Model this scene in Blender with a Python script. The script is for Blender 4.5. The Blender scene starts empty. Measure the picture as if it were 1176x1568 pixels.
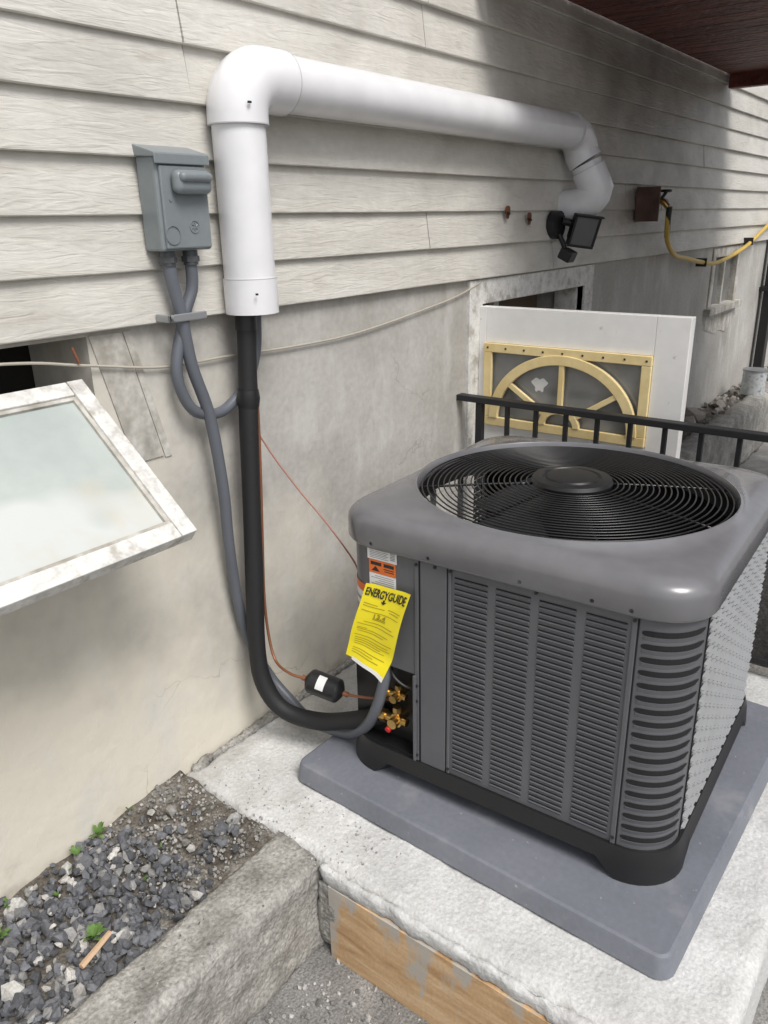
import bpy, bmesh, math, random
import numpy as np
from mathutils import Vector, Matrix, noise, Quaternion
random.seed(7); rng=np.random.default_rng(7)
sc=bpy.context.scene
COL=bpy.context.collection
# ------------------------------------------------------------ materials
def rgb(c): return (c[0],c[1],c[2],1)
def mat(name, cols, scale=5, rough=.6, bump=0, bscale=60, bdist=.003, metal=0, stretch=(1,1,1), bstretch=(1,1,1),
        detail=4, speck=0, speckscale=150, coat=0, distort=0, spec=.5, bdetail=3):
    m=bpy.data.materials.new(name); m.use_nodes=True
    nt=m.node_tree; N=nt.nodes; L=nt.links
    b=N['Principled BSDF']; b.inputs['Roughness'].default_value=rough; b.inputs['Metallic'].default_value=metal
    b.inputs['Specular IOR Level'].default_value=spec
    if coat: b.inputs['Coat Weight'].default_value=coat; b.inputs['Coat Roughness'].default_value=.12
    tc=N.new('ShaderNodeTexCoord')
    if len(cols)==1 and not speck and not bump:
        no=N.new('ShaderNodeTexNoise'); no.inputs['Scale'].default_value=14; no.inputs['Detail'].default_value=2; L.new(tc.outputs['Object'],no.inputs['Vector'])
        mr=N.new('ShaderNodeMapRange'); mr.inputs['To Min'].default_value=.88; mr.inputs['To Max'].default_value=1.1; L.new(no.outputs['Fac'],mr.inputs['Value'])
        vm=N.new('ShaderNodeVectorMath'); vm.operation='SCALE'; vm.inputs[0].default_value=cols[0]; L.new(mr.outputs[0],vm.inputs['Scale']); L.new(vm.outputs[0],b.inputs['Base Color'])
        return m
    mp=N.new('ShaderNodeMapping'); mp.inputs['Scale'].default_value=stretch; L.new(tc.outputs['Object'],mp.inputs['Vector'])
    no=N.new('ShaderNodeTexNoise'); no.inputs['Scale'].default_value=scale; no.inputs['Detail'].default_value=detail; no.inputs['Distortion'].default_value=distort
    L.new(mp.outputs[0],no.inputs['Vector'])
    if len(cols)==1: cols=[(0.3,tuple(x*.93 for x in cols[0])),(.7,tuple(min(1,x*1.06) for x in cols[0]))]
    r=N.new('ShaderNodeValToRGB'); e=r.color_ramp.elements
    while len(e)<len(cols): e.new(.5)
    for i,(p,c) in enumerate(cols): e[i].position=p; e[i].color=rgb(c)
    L.new(no.outputs['Fac'],r.inputs['Fac'])
    out=r.outputs['Color']
    if speck:
        n2=N.new('ShaderNodeTexNoise'); n2.inputs['Scale'].default_value=speckscale; n2.inputs['Detail'].default_value=2
        L.new(tc.outputs['Object'],n2.inputs['Vector'])
        r2=N.new('ShaderNodeMapRange'); r2.inputs['From Min'].default_value=.3; r2.inputs['From Max'].default_value=.7
        r2.inputs['To Min'].default_value=1-speck; r2.inputs['To Max'].default_value=1+speck
        L.new(n2.outputs['Fac'],r2.inputs['Value'])
        mx=N.new('ShaderNodeVectorMath'); mx.operation='SCALE'; L.new(out,mx.inputs[0]); L.new(r2.outputs[0],mx.inputs['Scale']); out=mx.outputs[0]
    L.new(out,b.inputs['Base Color'])
    if bump:
        m2=N.new('ShaderNodeMapping'); m2.inputs['Scale'].default_value=bstretch; L.new(tc.outputs['Object'],m2.inputs['Vector'])
        n3=N.new('ShaderNodeTexNoise'); n3.inputs['Scale'].default_value=bscale; n3.inputs['Detail'].default_value=bdetail; n3.inputs['Distortion'].default_value=distort
        L.new(m2.outputs[0],n3.inputs['Vector'])
        bp=N.new('ShaderNodeBump'); bp.inputs['Strength'].default_value=bump; bp.inputs['Distance'].default_value=bdist
        L.new(n3.outputs['Fac'],bp.inputs['Height']); L.new(bp.outputs[0],b.inputs['Normal'])
    return m
def add_overlay(m, color, scale, lo, hi, stretch=(1,1,1), grad=None, strength=1, detail=4, offset=(0,0,0), center=None):
    nt=m.node_tree;N=nt.nodes;L=nt.links;b=N['Principled BSDF']
    src=b.inputs['Base Color'].links[0].from_socket
    tc=N.new('ShaderNodeTexCoord'); mp=N.new('ShaderNodeMapping'); mp.inputs['Scale'].default_value=stretch; mp.inputs['Location'].default_value=offset
    L.new(tc.outputs['Object'],mp.inputs['Vector'])
    no=N.new('ShaderNodeTexNoise'); no.inputs['Scale'].default_value=scale; no.inputs['Detail'].default_value=detail; no.inputs['Roughness'].default_value=.6
    L.new(mp.outputs[0],no.inputs['Vector']); val=no.outputs['Fac']
    if grad is not None or center is not None:
        if grad is not None:
            dt=N.new('ShaderNodeVectorMath'); dt.operation='DOT_PRODUCT'; dt.inputs[1].default_value=grad[:3]
            L.new(tc.outputs['Object'],dt.inputs[0]); k=1; c_=grad[3]
        else:
            dt=N.new('ShaderNodeVectorMath'); dt.operation='DISTANCE'; dt.inputs[1].default_value=center[:3]
            L.new(tc.outputs['Object'],dt.inputs[0]); k=-center[3]; c_=center[4]
        ad=N.new('ShaderNodeMath'); ad.operation='MULTIPLY_ADD'; L.new(dt.outputs['Value'],ad.inputs[0]); ad.inputs[1].default_value=k; ad.inputs[2].default_value=c_
        cl=N.new('ShaderNodeClamp'); cl.inputs['Min'].default_value=-1; cl.inputs['Max'].default_value=1; L.new(ad.outputs[0],cl.inputs['Value'])
        a2=N.new('ShaderNodeMath'); a2.operation='ADD'; L.new(val,a2.inputs[0]); L.new(cl.outputs[0],a2.inputs[1]); val=a2.outputs[0]
    mr=N.new('ShaderNodeMapRange'); mr.inputs['From Min'].default_value=lo; mr.inputs['From Max'].default_value=hi; mr.inputs['To Max'].default_value=strength
    L.new(val,mr.inputs['Value'])
    mx=N.new('ShaderNodeMix'); mx.data_type='RGBA'; L.new(mr.outputs[0],mx.inputs['Factor']); L.new(src,mx.inputs['A']); mx.inputs['B'].default_value=rgb(color)
    L.new(mx.outputs['Result'],b.inputs['Base Color'])
    return m
def add_cracks(m,color,scale,width,strength,thr=.5,wob=.25):
    nt=m.node_tree;N=nt.nodes;L=nt.links;b=N['Principled BSDF']
    src=b.inputs['Base Color'].links[0].from_socket
    tc=N.new('ShaderNodeTexCoord'); n0=N.new('ShaderNodeTexNoise'); n0.inputs['Scale'].default_value=5; n0.inputs['Detail'].default_value=4; L.new(tc.outputs['Object'],n0.inputs['Vector'])
    sc_=N.new('ShaderNodeVectorMath'); sc_.operation='SCALE'; sc_.inputs['Scale'].default_value=wob; L.new(n0.outputs['Color'],sc_.inputs[0])
    ad=N.new('ShaderNodeVectorMath'); ad.operation='ADD'; L.new(tc.outputs['Object'],ad.inputs[0]); L.new(sc_.outputs[0],ad.inputs[1])
    vo=N.new('ShaderNodeTexVoronoi'); vo.feature='DISTANCE_TO_EDGE'; vo.inputs['Scale'].default_value=scale; L.new(ad.outputs[0],vo.inputs['Vector'])
    mr=N.new('ShaderNodeMapRange'); mr.inputs['From Min'].default_value=width; mr.inputs['From Max'].default_value=width*.3; mr.inputs['To Max'].default_value=strength; L.new(vo.outputs['Distance'],mr.inputs['Value'])
    n1=N.new('ShaderNodeTexNoise'); n1.inputs['Scale'].default_value=1.7; n1.inputs['Detail'].default_value=2; L.new(tc.outputs['Object'],n1.inputs['Vector'])
    m1=N.new('ShaderNodeMapRange'); m1.inputs['From Min'].default_value=thr; m1.inputs['From Max'].default_value=thr+.08; L.new(n1.outputs['Fac'],m1.inputs['Value'])
    mu=N.new('ShaderNodeMath'); mu.operation='MULTIPLY'; L.new(mr.outputs[0],mu.inputs[0]); L.new(m1.outputs[0],mu.inputs[1])
    mx=N.new('ShaderNodeMix'); mx.data_type='RGBA'; L.new(mu.outputs[0],mx.inputs['Factor']); L.new(src,mx.inputs['A']); mx.inputs['B'].default_value=rgb(color)
    L.new(mx.outputs['Result'],b.inputs['Base Color'])
M={}
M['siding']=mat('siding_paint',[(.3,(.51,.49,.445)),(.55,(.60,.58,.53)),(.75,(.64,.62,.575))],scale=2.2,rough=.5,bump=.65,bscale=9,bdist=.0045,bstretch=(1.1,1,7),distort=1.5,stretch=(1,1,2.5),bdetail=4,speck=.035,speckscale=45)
add_overlay(M['siding'],(.36,.32,.25),1.7,.56,.8,stretch=(1,1,1.5),strength=.45)
add_overlay(M['siding'],(.30,.265,.21),6,.60,.75,stretch=(1,1,4),strength=.35,offset=(5,0,3))
add_overlay(M['siding'],(.14,.12,.10),2.2,.50,1.0,stretch=(1,1,1.6),center=(3.75,0,2.25,.42,.48),strength=.8)  # deck's shade painted into the siding colour, along with some mildew
M['found']=mat('parged_concrete',[(.28,(.33,.315,.285)),(.5,(.42,.405,.375)),(.72,(.50,.485,.46))],scale=2.4,rough=.85,bump=.7,bscale=16,bdist=.005,speck=.07,speckscale=60,detail=6,bdetail=5)
add_overlay(M['found'],(.70,.655,.555),2.3,.33,.72,grad=(-.42,0,-.45,.86),strength=.92)
add_overlay(M['found'],(.60,.59,.565),6,.52,.70,stretch=(1.5,1,.6),strength=.6)
add_overlay(M['found'],(.26,.235,.20),3.5,.62,.84,stretch=(1,1,.8),strength=.4,offset=(3,1,2))
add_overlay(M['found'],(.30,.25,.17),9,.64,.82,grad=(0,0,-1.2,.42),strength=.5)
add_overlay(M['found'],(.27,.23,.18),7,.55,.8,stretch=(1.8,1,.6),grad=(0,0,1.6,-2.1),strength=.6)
add_cracks(M['found'],(.17,.155,.13),1.6,.0028,.42,thr=.53)
M['slab']=mat('fresh_concrete',[(.3,(.50,.50,.49)),(.6,(.59,.59,.58)),(.8,(.65,.65,.64))],scale=7,rough=.9,bump=.75,bscale=85,bdist=.005,speck=.12,speckscale=150,detail=5,bdetail=4)
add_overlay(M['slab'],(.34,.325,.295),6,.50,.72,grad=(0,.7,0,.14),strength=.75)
add_overlay(M['slab'],(.36,.35,.33),11,.60,.74,strength=.4,offset=(4,4,0))
M['curb']=mat('old_concrete',[(.3,(.22,.21,.19)),(.5,(.31,.30,.275)),(.7,(.42,.405,.375))],scale=15,rough=.95,bump=.9,bscale=95,bdist=.007,speck=.3,speckscale=130,detail=7,bdetail=4)
add_overlay(M['curb'],(.12,.115,.10),8,.54,.72,strength=.55)
M['asphalt']=mat('worn_asphalt',[(.3,(.16,.155,.148)),(.55,(.235,.23,.22)),(.75,(.34,.33,.315))],scale=8,rough=.95,bump=.9,bscale=90,bdist=.006,speck=.35,speckscale=200,detail=5)
M['dirt']=mat('dirt',[(.3,(.07,.058,.045)),(.5,(.14,.125,.105)),(.7,(.26,.245,.22))],scale=16,rough=1,bump=1,bscale=70,bdist=.012,speck=.35,speckscale=170,detail=5)
M['pvc']=mat('white_pvc',[(.76,.76,.775)],rough=.25,spec=.5)
M['pvc_line']=mat('pvc_seam',[(.5,.5,.5)],rough=.5)
M['boxgray']=mat('gray_box_paint',[(.3,(.19,.215,.225)),(.7,(.225,.25,.26))],scale=6,rough=.34,speck=.03,speckscale=60)
M['conduit']=mat('gray_conduit',[(.115,.125,.145)],rough=.45)
M['conn']=mat('dark_connector',[(.06,.065,.07)],rough=.45)
M['foam']=mat('black_foam',[(.013,.013,.014)],rough=.65,bump=.35,bscale=90,bdist=.0015)
M['copper']=mat('copper',[(.30,.13,.07)],rough=.4,metal=.5)
M['redwire']=mat('red_wire',[(.36,.16,.12)],rough=.5)
M['cable']=mat('old_cable',[(.42,.39,.33)],rough=.7)
M['brass']=mat('brass',[(.62,.42,.16)],rough=.3,metal=1)
M['redcap']=mat('red_cap',[(.6,.02,.02)],rough=.4)
M['ac']=mat('ac_gray_paint',[(.3,(.108,.111,.121)),(.7,(.126,.129,.140))],scale=3,rough=.38,bump=.08,bscale=400,bdist=.0006,speck=.03,speckscale=30)
M['accap']=mat('ac_cap_paint',[(.3,(.145,.144,.153)),(.7,(.166,.165,.174))],scale=3,rough=.26,coat=.3,bump=.05,bscale=300,bdist=.0005,speck=.05,speckscale=24)
M['ac_painted_lit']=mat('side_louver_painted_lit',[(.40,.41,.42)],rough=.3,metal=.3)  # cabinet gray lightened: sky light on the side lips painted into their colour
M['alum']=mat('aluminium_coil',[(.75,.76,.77)],rough=.4)
M['dark']=mat('slot_dark',[(.010,.010,.011)],rough=.8)
M['black']=mat('black_plastic',[(.014,.014,.015)],rough=.42)
M['wire']=mat('black_wire',[(.012,.012,.013)],rough=.35,coat=.15)
M['fan']=mat('fan_blade',[(.03,.032,.036)],rough=.3)
M['pad']=mat('pad_plastic',[(.3,(.150,.160,.188)),(.7,(.19,.20,.232))],scale=5,rough=.55,bump=.35,bscale=250,bdist=.0012,detail=5,speck=.05,speckscale=80)
add_overlay(M['pad'],(.36,.36,.365),8,.56,.80,strength=.45)
add_overlay(M['pad'],(.42,.42,.41),60,.68,.72,strength=.6)
M['wood_form']=mat('plywood',[(.3,(.42,.25,.12)),(.5,(.56,.37,.20)),(.7,(.68,.49,.30))],scale=5,rough=.8,stretch=(1,1.2,7),bump=.3,bscale=20,bstretch=(1,1,9),bdist=.002,speck=.08,distort=.8)
add_overlay(M['wood_form'],(.30,.14,.05),3,.55,.8,strength=.6,offset=(2,2,2))
add_overlay(M['wood_form'],(.44,.43,.40),16,.49,.56,stretch=(1,1,.30),grad=(0,.10,1.1,-.13),strength=.85)
add_overlay(M['wood_form'],(.44,.43,.40),9,.50,.58,stretch=(1,1,.5),grad=(0,1.6,.2,.84),strength=.8)
M['whitewood']=mat('weathered_white_wood',[(.3,(.50,.49,.46)),(.5,(.66,.65,.62)),(.7,(.74,.73,.70))],scale=10,rough=.75,stretch=(3,3,3),bump=.5,bscale=35,bdist=.002,speck=.1)
add_overlay(M['whitewood'],(.28,.25,.20),20,.56,.68,strength=.6)
M['casing']=mat('dirty_casing',[(.3,(.34,.325,.285)),(.5,(.46,.44,.40)),(.7,(.58,.57,.53))],scale=14,rough=.85,stretch=(1.5,1,.5),bump=.5,bscale=35,bdist=.003,speck=.15,speckscale=70)
add_overlay(M['casing'],(.22,.19,.14),8,.5,.7,strength=.7)
M['door']=mat('door_white',[(.3,(.78,.77,.75)),(.7,(.84,.83,.81))],scale=4,rough=.45,speck=.03,speckscale=20)
add_overlay(M['door'],(.45,.42,.36),30,.66,.72,strength=.6)
M['yellow']=mat('aged_yellow',[(.3,(.72,.55,.25)),(.7,(.84,.69,.37))],scale=9,rough=.5,speck=.04,speckscale=40)
M['glassd']=mat('dirty_glass',[(.3,(.16,.165,.165)),(.55,(.26,.265,.26)),(.8,(.40,.40,.39))],scale=5,rough=.12,coat=.3)
M['frost']=mat('frosted_glass',[(.3,(.36,.40,.385)),(.5,(.42,.46,.44)),(.7,(.48,.515,.49))],scale=2.5,rough=.45,detail=3,spec=.2,speck=.03,speckscale=40)
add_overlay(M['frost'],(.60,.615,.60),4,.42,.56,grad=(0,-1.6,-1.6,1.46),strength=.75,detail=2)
add_overlay(M['frost'],(.50,.42,.29),10,.52,.95,grad=(.9,-1.2,-1.6,.86),strength=.7,detail=3)
M['voidm']=mat('dark_interior',[(.012,.011,.010)],rough=1)
M['brownint']=mat('brown_interior',[(.13,.09,.06)],rough=.8,scale=9)
M['deckred']=mat('red_stained_wood',[(.3,(.045,.012,.009)),(.5,(.12,.028,.018)),(.72,(.20,.055,.04))],scale=7,rough=.55,stretch=(4,.7,1),bump=1,bscale=28,bdist=.012,speck=.2,speckscale=50)
M['rail']=mat('black_iron',[(.014,.014,.016)],rough=.5)
M['hose']=mat('yellow_hose',[(.62,.42,.08)],rough=.4)
M['rust']=mat('rust',[(.16,.06,.03)],rough=.9,bump=.6,scale=40)
M['brownwood']=mat('brown_wood',[(.3,(.07,.04,.03)),(.7,(.15,.09,.07))],scale=12,rough=.8,bump=.4)
M['stick']=mat('stick_wood',[(.55,.38,.24)],rough=.8,bump=.4)
M['label']=mat('label_white',[(.78,.78,.77)],rough=.4)
M['orange']=mat('label_orange',[(.75,.16,.02)],rough=.4)
M['tag']=mat('yellow_tag',[(.90,.76,.02)],rough=.4)
M['ink']=mat('black_ink',[(.02,.02,.02)],rough=.5)
M['inky']=mat('faint_ink',[(.30,.25,.02)],rough=.5)
M['inkg']=mat('gray_ink',[(.28,.28,.28)],rough=.5)
M['leaf']=mat('leaf',[(.3,(.05,.10,.02)),(.7,(.14,.25,.06))],scale=30,rough=.5,speck=.1)
M['gal']=mat('galvanised',[(.35,.36,.37)],rough=.4,metal=.5)
M['can']=mat('can_label',[(.4,(.45,.50,.50)),(.55,(.65,.66,.66)),(.7,(.20,.24,.30))],scale=25,rough=.5,speck=.02)
M['lens']=mat('lamp_lens',[(.10,.105,.105)],rough=.15,coat=.5)
M['roof']=mat('roof_shingle',[(.10,.10,.10)],rough=.9,bump=.5)
ms=bpy.data.materials.new('gravel_stone'); ms.use_nodes=True
_n=ms.node_tree.nodes;_l=ms.node_tree.links
va=_n.new('ShaderNodeVertexColor'); va.layer_name='Col'
tcx=_n.new('ShaderNodeTexCoord'); nz=_n.new('ShaderNodeTexNoise'); nz.inputs['Scale'].default_value=160; _l.new(tcx.outputs['Object'],nz.inputs['Vector'])
mr=_n.new('ShaderNodeMapRange'); mr.inputs['To Min'].default_value=.5; mr.inputs['To Max'].default_value=1.5; _l.new(nz.outputs['Fac'],mr.inputs['Value'])
vm=_n.new('ShaderNodeVectorMath'); vm.operation='SCALE'; _l.new(va.outputs['Color'],vm.inputs[0]); _l.new(mr.outputs[0],vm.inputs['Scale'])
_l.new(vm.outputs[0],_n['Principled BSDF'].inputs['Base Color']); _n['Principled BSDF'].inputs['Roughness'].default_value=.85
bb=_n.new('ShaderNodeBump'); bb.inputs['Strength'].default_value=.5; bb.inputs['Distance'].default_value=.002; _l.new(nz.outputs['Fac'],bb.inputs['Height']); _l.new(bb.outputs[0],_n['Principled BSDF'].inputs['Normal'])
M['stone']=ms

# ------------------------------------------------------------ mesh helpers
def grp(name,parent=None,loc=(0,0,0),rz=0):
    e=bpy.data.objects.new(name,None); e.empty_display_size=.1; COL.objects.link(e); e.location=loc; e.rotation_euler=(0,0,rz)
    if parent: e.parent=parent
    return e
def mo(name,v,f,m,parent=None,smooth=False):
    me=bpy.data.meshes.new(name); me.from_pydata([tuple(a) for a in v],[],[tuple(a) for a in f]); me.update()
    me.materials.append(M[m] if isinstance(m,str) else m)
    if smooth: me.polygons.foreach_set('use_smooth',[True]*len(me.polygons))
    o=bpy.data.objects.new(name,me); COL.objects.link(o)
    if parent: o.parent=parent
    return o
class Acc:
    def __init__(s): s.v=[];s.f=[]
    def add(s,v,f):
        n=len(s.v); s.v+= [tuple(a) for a in v]; s.f+=[tuple(i+n for i in a) for a in f]
    def box(s,x0,x1,y0,y1,z0,z1,T=None):
        v=[(x,y,z) for x in (x0,x1) for y in (y0,y1) for z in (z0,z1)]
        if T is not None: v=[tuple(T@Vector(p)) for p in v]
        s.add(v,[(0,1,3,2),(4,6,7,5),(0,4,5,1),(2,3,7,6),(0,2,6,4),(1,5,7,3)])
    def tube(s,pts,r,n=12,cap=True,sm=True,closed=False):
        P=[Vector(p) for p in pts]
        if sm and len(P)>2: P=catmull(P)
        rs=r if callable(r) else (lambda t:r)
        K=len(P); u=None; rings=[]
        for i,p in enumerate(P):
            if closed: t=(P[(i+1)%K]-P[i-1])
            else: t=(P[min(i+1,K-1)]-P[max(i-1,0)])
            t.normalize()
            if u is None:
                u=t.cross(Vector((0,0,1)));
                if u.length<.05: u=t.cross(Vector((1,0,0)))
                u.normalize()
            else:
                u=u-t*u.dot(t); u.normalize()
            w=t.cross(u); rr_=rs(i/(K-1))
            rings.append([p+(u*math.cos(a)+w*math.sin(a))*rr_ for a in [2*math.pi*k/n for k in range(n)]])
        v=[q for R in rings for q in R]; f=[]
        for i in range(K if closed else K-1):
            j=(i+1)%K
            for k in range(n): f.append((i*n+k,i*n+(k+1)%n,j*n+(k+1)%n,j*n+k))
        if cap and not closed: f.append(tuple(range(n-1,-1,-1))); f.append(tuple((K-1)*n+k for k in range(n)))
        s.add(v,f)
    def obj(s,name,m,parent=None,smooth=False,bevel=0,auto=False):
        o=mo(name,s.v,s.f,m,parent,smooth)
        if bevel:
            b=o.modifiers.new('b','BEVEL'); b.width=bevel; b.segments=2; b.limit_method='ANGLE'
        if auto: smooth_angle(o)
        return o
def smooth_angle(o,ang=40):
    me=o.data; me.polygons.foreach_set('use_smooth',[True]*len(me.polygons))
    bm=bmesh.new(); bm.from_mesh(me)
    for e in bm.edges:
        if len(e.link_faces)==2 and e.calc_face_angle(0)>math.radians(ang): e.smooth=False
    bm.to_mesh(me); bm.free()
def catmull(P,sub=8):
    out=[];Q=[P[0]*2-P[1]]+P+[P[-1]*2-P[-2]]
    for i in range(1,len(Q)-2):
        a,b,c,d=Q[i-1],Q[i],Q[i+1],Q[i+2]
        for k in range(sub):
            t=k/sub
            out.append(.5*((2*b)+(c-a)*t+(2*a-5*b+4*c-d)*t*t+(-a+3*b-3*c+d)*t**3))
    out.append(P[-1]); return out
def box(name,x0,x1,y0,y1,z0,z1,m,parent=None,bevel=.003):
    a=Acc(); a.box(x0,x1,y0,y1,z0,z1); return a.obj(name,m,parent,bevel=bevel)
def tube(name,pts,r,m,parent=None,n=14,cap=True,sm=True):
    a=Acc(); a.tube(pts,r,n,cap,sm); o=a.obj(name,m,parent); smooth_angle(o); return o
def roughbox(name,x0,x1,y0,y1,z0,z1,m,parent=None,res=.02,amp=.006,fs=9,round_=.01):
    bm=bmesh.new()
    nx=max(1,int((x1-x0)/res));ny=max(1,int((y1-y0)/res));nz_=max(1,int((z1-z0)/res))
    vd={}
    def V(i,j,k):
        if (i,j,k) not in vd:
            p=Vector((x0+(x1-x0)*i/nx,y0+(y1-y0)*j/ny,z0+(z1-z0)*k/nz_))
            c=Vector(((i==nx)-(i==0),(j==ny)-(j==0),(k==nz_)-(k==0)))
            if abs(c.x)+abs(c.y)+abs(c.z)>1: p-=c*round_*(.4+1.3*abs(noise.noise(p*22)))
            d=c.normalized() if c.length else Vector()
            p+=d*(amp*(noise.noise(p*fs)+.5*noise.noise(p*fs*4)+.3*noise.noise(p*fs*9)))
            vd[(i,j,k)]=bm.verts.new(p)
        return vd[(i,j,k)]
    for i in range(nx):
        for j in range(ny):
            bm.faces.new([V(i,j,nz_),V(i+1,j,nz_),V(i+1,j+1,nz_),V(i,j+1,nz_)]); bm.faces.new([V(i,j,0),V(i,j+1,0),V(i+1,j+1,0),V(i+1,j,0)])
    for i in range(nx):
        for k in range(nz_):
            bm.faces.new([V(i,0,k),V(i+1,0,k),V(i+1,0,k+1),V(i,0,k+1)]); bm.faces.new([V(i,ny,k),V(i,ny,k+1),V(i+1,ny,k+1),V(i+1,ny,k)])
    for j in range(ny):
        for k in range(nz_):
            bm.faces.new([V(0,j,k),V(0,j,k+1),V(0,j+1,k+1),V(0,j+1,k)]); bm.faces.new([V(nx,j,k),V(nx,j+1,k),V(nx,j+1,k+1),V(nx,j,k+1)])
    me=bpy.data.meshes.new(name); bm.to_mesh(me); bm.free(); me.materials.append(M[m])
    me.polygons.foreach_set('use_smooth',[True]*len(me.polygons))
    o=bpy.data.objects.new(name,me); COL.objects.link(o)
    if parent: o.parent=parent
    return o

# ------------------------------------------------------------ ground with stairwell
def holed(name,xs,ys,z,hole,m,parent=None):
    v=[(x,y,z) for x in xs for y in ys]; f=[]
    for i in range(len(xs)-1):
        for j in range(len(ys)-1):
            mx=(xs[i]+xs[i+1])/2;my=(ys[j]+ys[j+1])/2
            if hole[0]<mx<hole[1] and hole[2]<my<hole[3]: continue
            n=len(ys); f.append((i*n+j,(i+1)*n+j,(i+1)*n+j+1,i*n+j+1))
    return mo(name,v,f,m,parent)
holed('ground',[-300,2.36,3.36,300],[-300,-1.3,-.001,300],0.0,(2.36,3.36,-1.3,-.001),'asphalt')
st=grp('basement_stairwell')
a=Acc(); a.box(2.30,2.355,-1.35,-.02,-1.0,.24); a.box(3.365,3.45,-1.35,-.02,-1.0,.36); a.box(2.36,3.36,-1.40,-1.305,-1.0,.1); a.obj('retaining_walls','curb',st,bevel=.005)
box('floor',2.36,3.36,-1.3,-.005,-1.05,-.95,'curb',st)

# ------------------------------------------------------------ house
house=grp('house')
xs=[-8,.18,.885,2.39,3.24,5.1,5.72,16]; zs=[-1.1,.25,.93,.98,1.0,1.30,1.345,1.37]
holes=[(.18,.885,.98,1.345),(2.39,3.24,-1.1,1.30),(5.1,5.72,1.0,1.345)]
def inh(x,z): return any(h[0]<x<h[1] and h[2]<z<h[3] for h in holes)
a=Acc()
for i in range(len(xs)-1):
    for k in range(len(zs)-1):
        if inh((xs[i]+xs[i+1])/2,(zs[k]+zs[k+1])/2): continue
        a.add([(xs[i],0,zs[k]),(xs[i+1],0,zs[k]),(xs[i+1],0,zs[k+1]),(xs[i],0,zs[k+1])],[(0,1,2,3)])
for h in holes:
    x0,x1,z0,z1=h; d=.22
    a.add([(x0,0,z0),(x0,d,z0),(x0,d,z1),(x0,0,z1)],[(0,1,2,3)]); a.add([(x1,0,z0),(x1,d,z0),(x1,d,z1),(x1,0,z1)],[(0,1,2,3)])
    a.add([(x0,0,z0),(x1,0,z0),(x1,d,z0),(x0,d,z0)],[(0,1,2,3)]); a.add([(x0,0,z1),(x1,0,z1),(x1,d,z1),(x0,d,z1)],[(0,1,2,3)])
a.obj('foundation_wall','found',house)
a=Acc()
for h in holes: a.box(h[0]-.3,h[1]+.3,.225,.6,h[2]-.1,h[3]+.02)
a.obj('dark_interior','voidm',house)
P0=1.356; PH=.1048
seams={k:[] for k in range(24)}
seams[4]=[1.187,4.66]; seams[5]=[1.18]; seams[6]=[2.03]; seams[7]=[2.04,4.8]; seams[3]=[4.70]; seams[2]=[3.6,4.05]; seams[0]=[2.9,6.2]; seams[1]=[2.05]; seams[8]=[2.7]
for k in range(24):
    if not seams[k]: seams[k]=[random.uniform(-3,8)]
    seams[k]+= [-2.4-random.random(), 9+random.random()*2]
a=Acc()
for k in range(24):
    z0=P0+PH*k; ss=sorted([-8]+seams[k]+[16])
    for s in range(len(ss)-1):
        xa=ss[s]+.0012; xb=ss[s+1]-.0012
        if xb<=xa: continue
        n=max(2,int((xb-xa)/.08)); off=random.uniform(-.002,.002)
        v=[];f=[]
        for i in range(n+1):
            x=xa+(xb-xa)*i/n
            w=.0016*noise.noise(Vector((x*1.7,k*3.1,0)))+.0008*noise.noise(Vector((x*9,k*3.1,2))); wy=.003*noise.noise(Vector((x*1.1,k*5.7,8)))+off
            prof=[(.0,z0+.001+w),(-.0205+wy,z0+w),(-.0225+wy,z0+.0022+w),(-.0225+wy,z0+.005+w),(-.007+wy*.4,z0+PH+.006)]
            v+=[(x,p[0],p[1]) for p in prof]
        for i in range(n):
            for j in range(4):
                f.append((i*5+j,(i+1)*5+j,(i+1)*5+j+1,i*5+j+1))
        a.add(v,f)
        a.add(v[:5],[(0,1,2,3,4)]); a.add(v[-5:],[(4,3,2,1,0)])
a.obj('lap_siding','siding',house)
box('upper_wall_core',-8,16,.004,.3,1.38,3.95,'voidm',house,0)
a=Acc(); a.add([(-8.4,-.45,3.85),(16.4,-.45,3.85),(16.4,4,6.2),(-8.4,4,6.2),(-8.4,-.45,3.95),(16.4,-.45,3.95),(16.4,4,6.35),(-8.4,4,6.35)],[(0,1,2,3),(4,5,6,7),(0,1,5,4)])
a.obj('roof','roof',house)
T=Vector((.86,-.004,1.268)); B=Vector((.86,-.307,1.018)); dn=(B-T).normalized(); nrm=Vector((0,dn.z,-dn.y)); 
if nrm.z<0: nrm=-nrm
L=(B-T).length; W=.68
Mw=Matrix((( -1,dn.x,nrm.x,T.x),(0,dn.y,nrm.y,T.y),(0,dn.z,nrm.z,T.z),(0,0,0,1)))
w=.034
win=grp('basement_window',house)
a=Acc()
a.box(0,w,0,L,-.032,0,Mw); a.box(W-w,W,0,L,-.032,0,Mw); a.box(w+.001,W-w-.001,0,w,-.032,-.001,Mw); a.box(w+.001,W-w-.001,L-w,L,-.032,-.001,Mw)
a.obj('sash_frame','whitewood',win,bevel=.002)
a=Acc(); b_=.008
a.box(w,w+b_,w+b_,L-w-b_,-.02,-.006,Mw);a.box(W-w-b_,W-w,w+b_,L-w-b_,-.02,-.006,Mw);a.box(w,W-w,w,w+b_,-.02,-.0065,Mw);a.box(w,W-w,L-w-b_,L-w,-.02,-.0065,Mw)
a.obj('putty_bead','casing',win)
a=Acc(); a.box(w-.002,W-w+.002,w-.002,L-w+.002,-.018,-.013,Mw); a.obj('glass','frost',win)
a=Acc()
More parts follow.
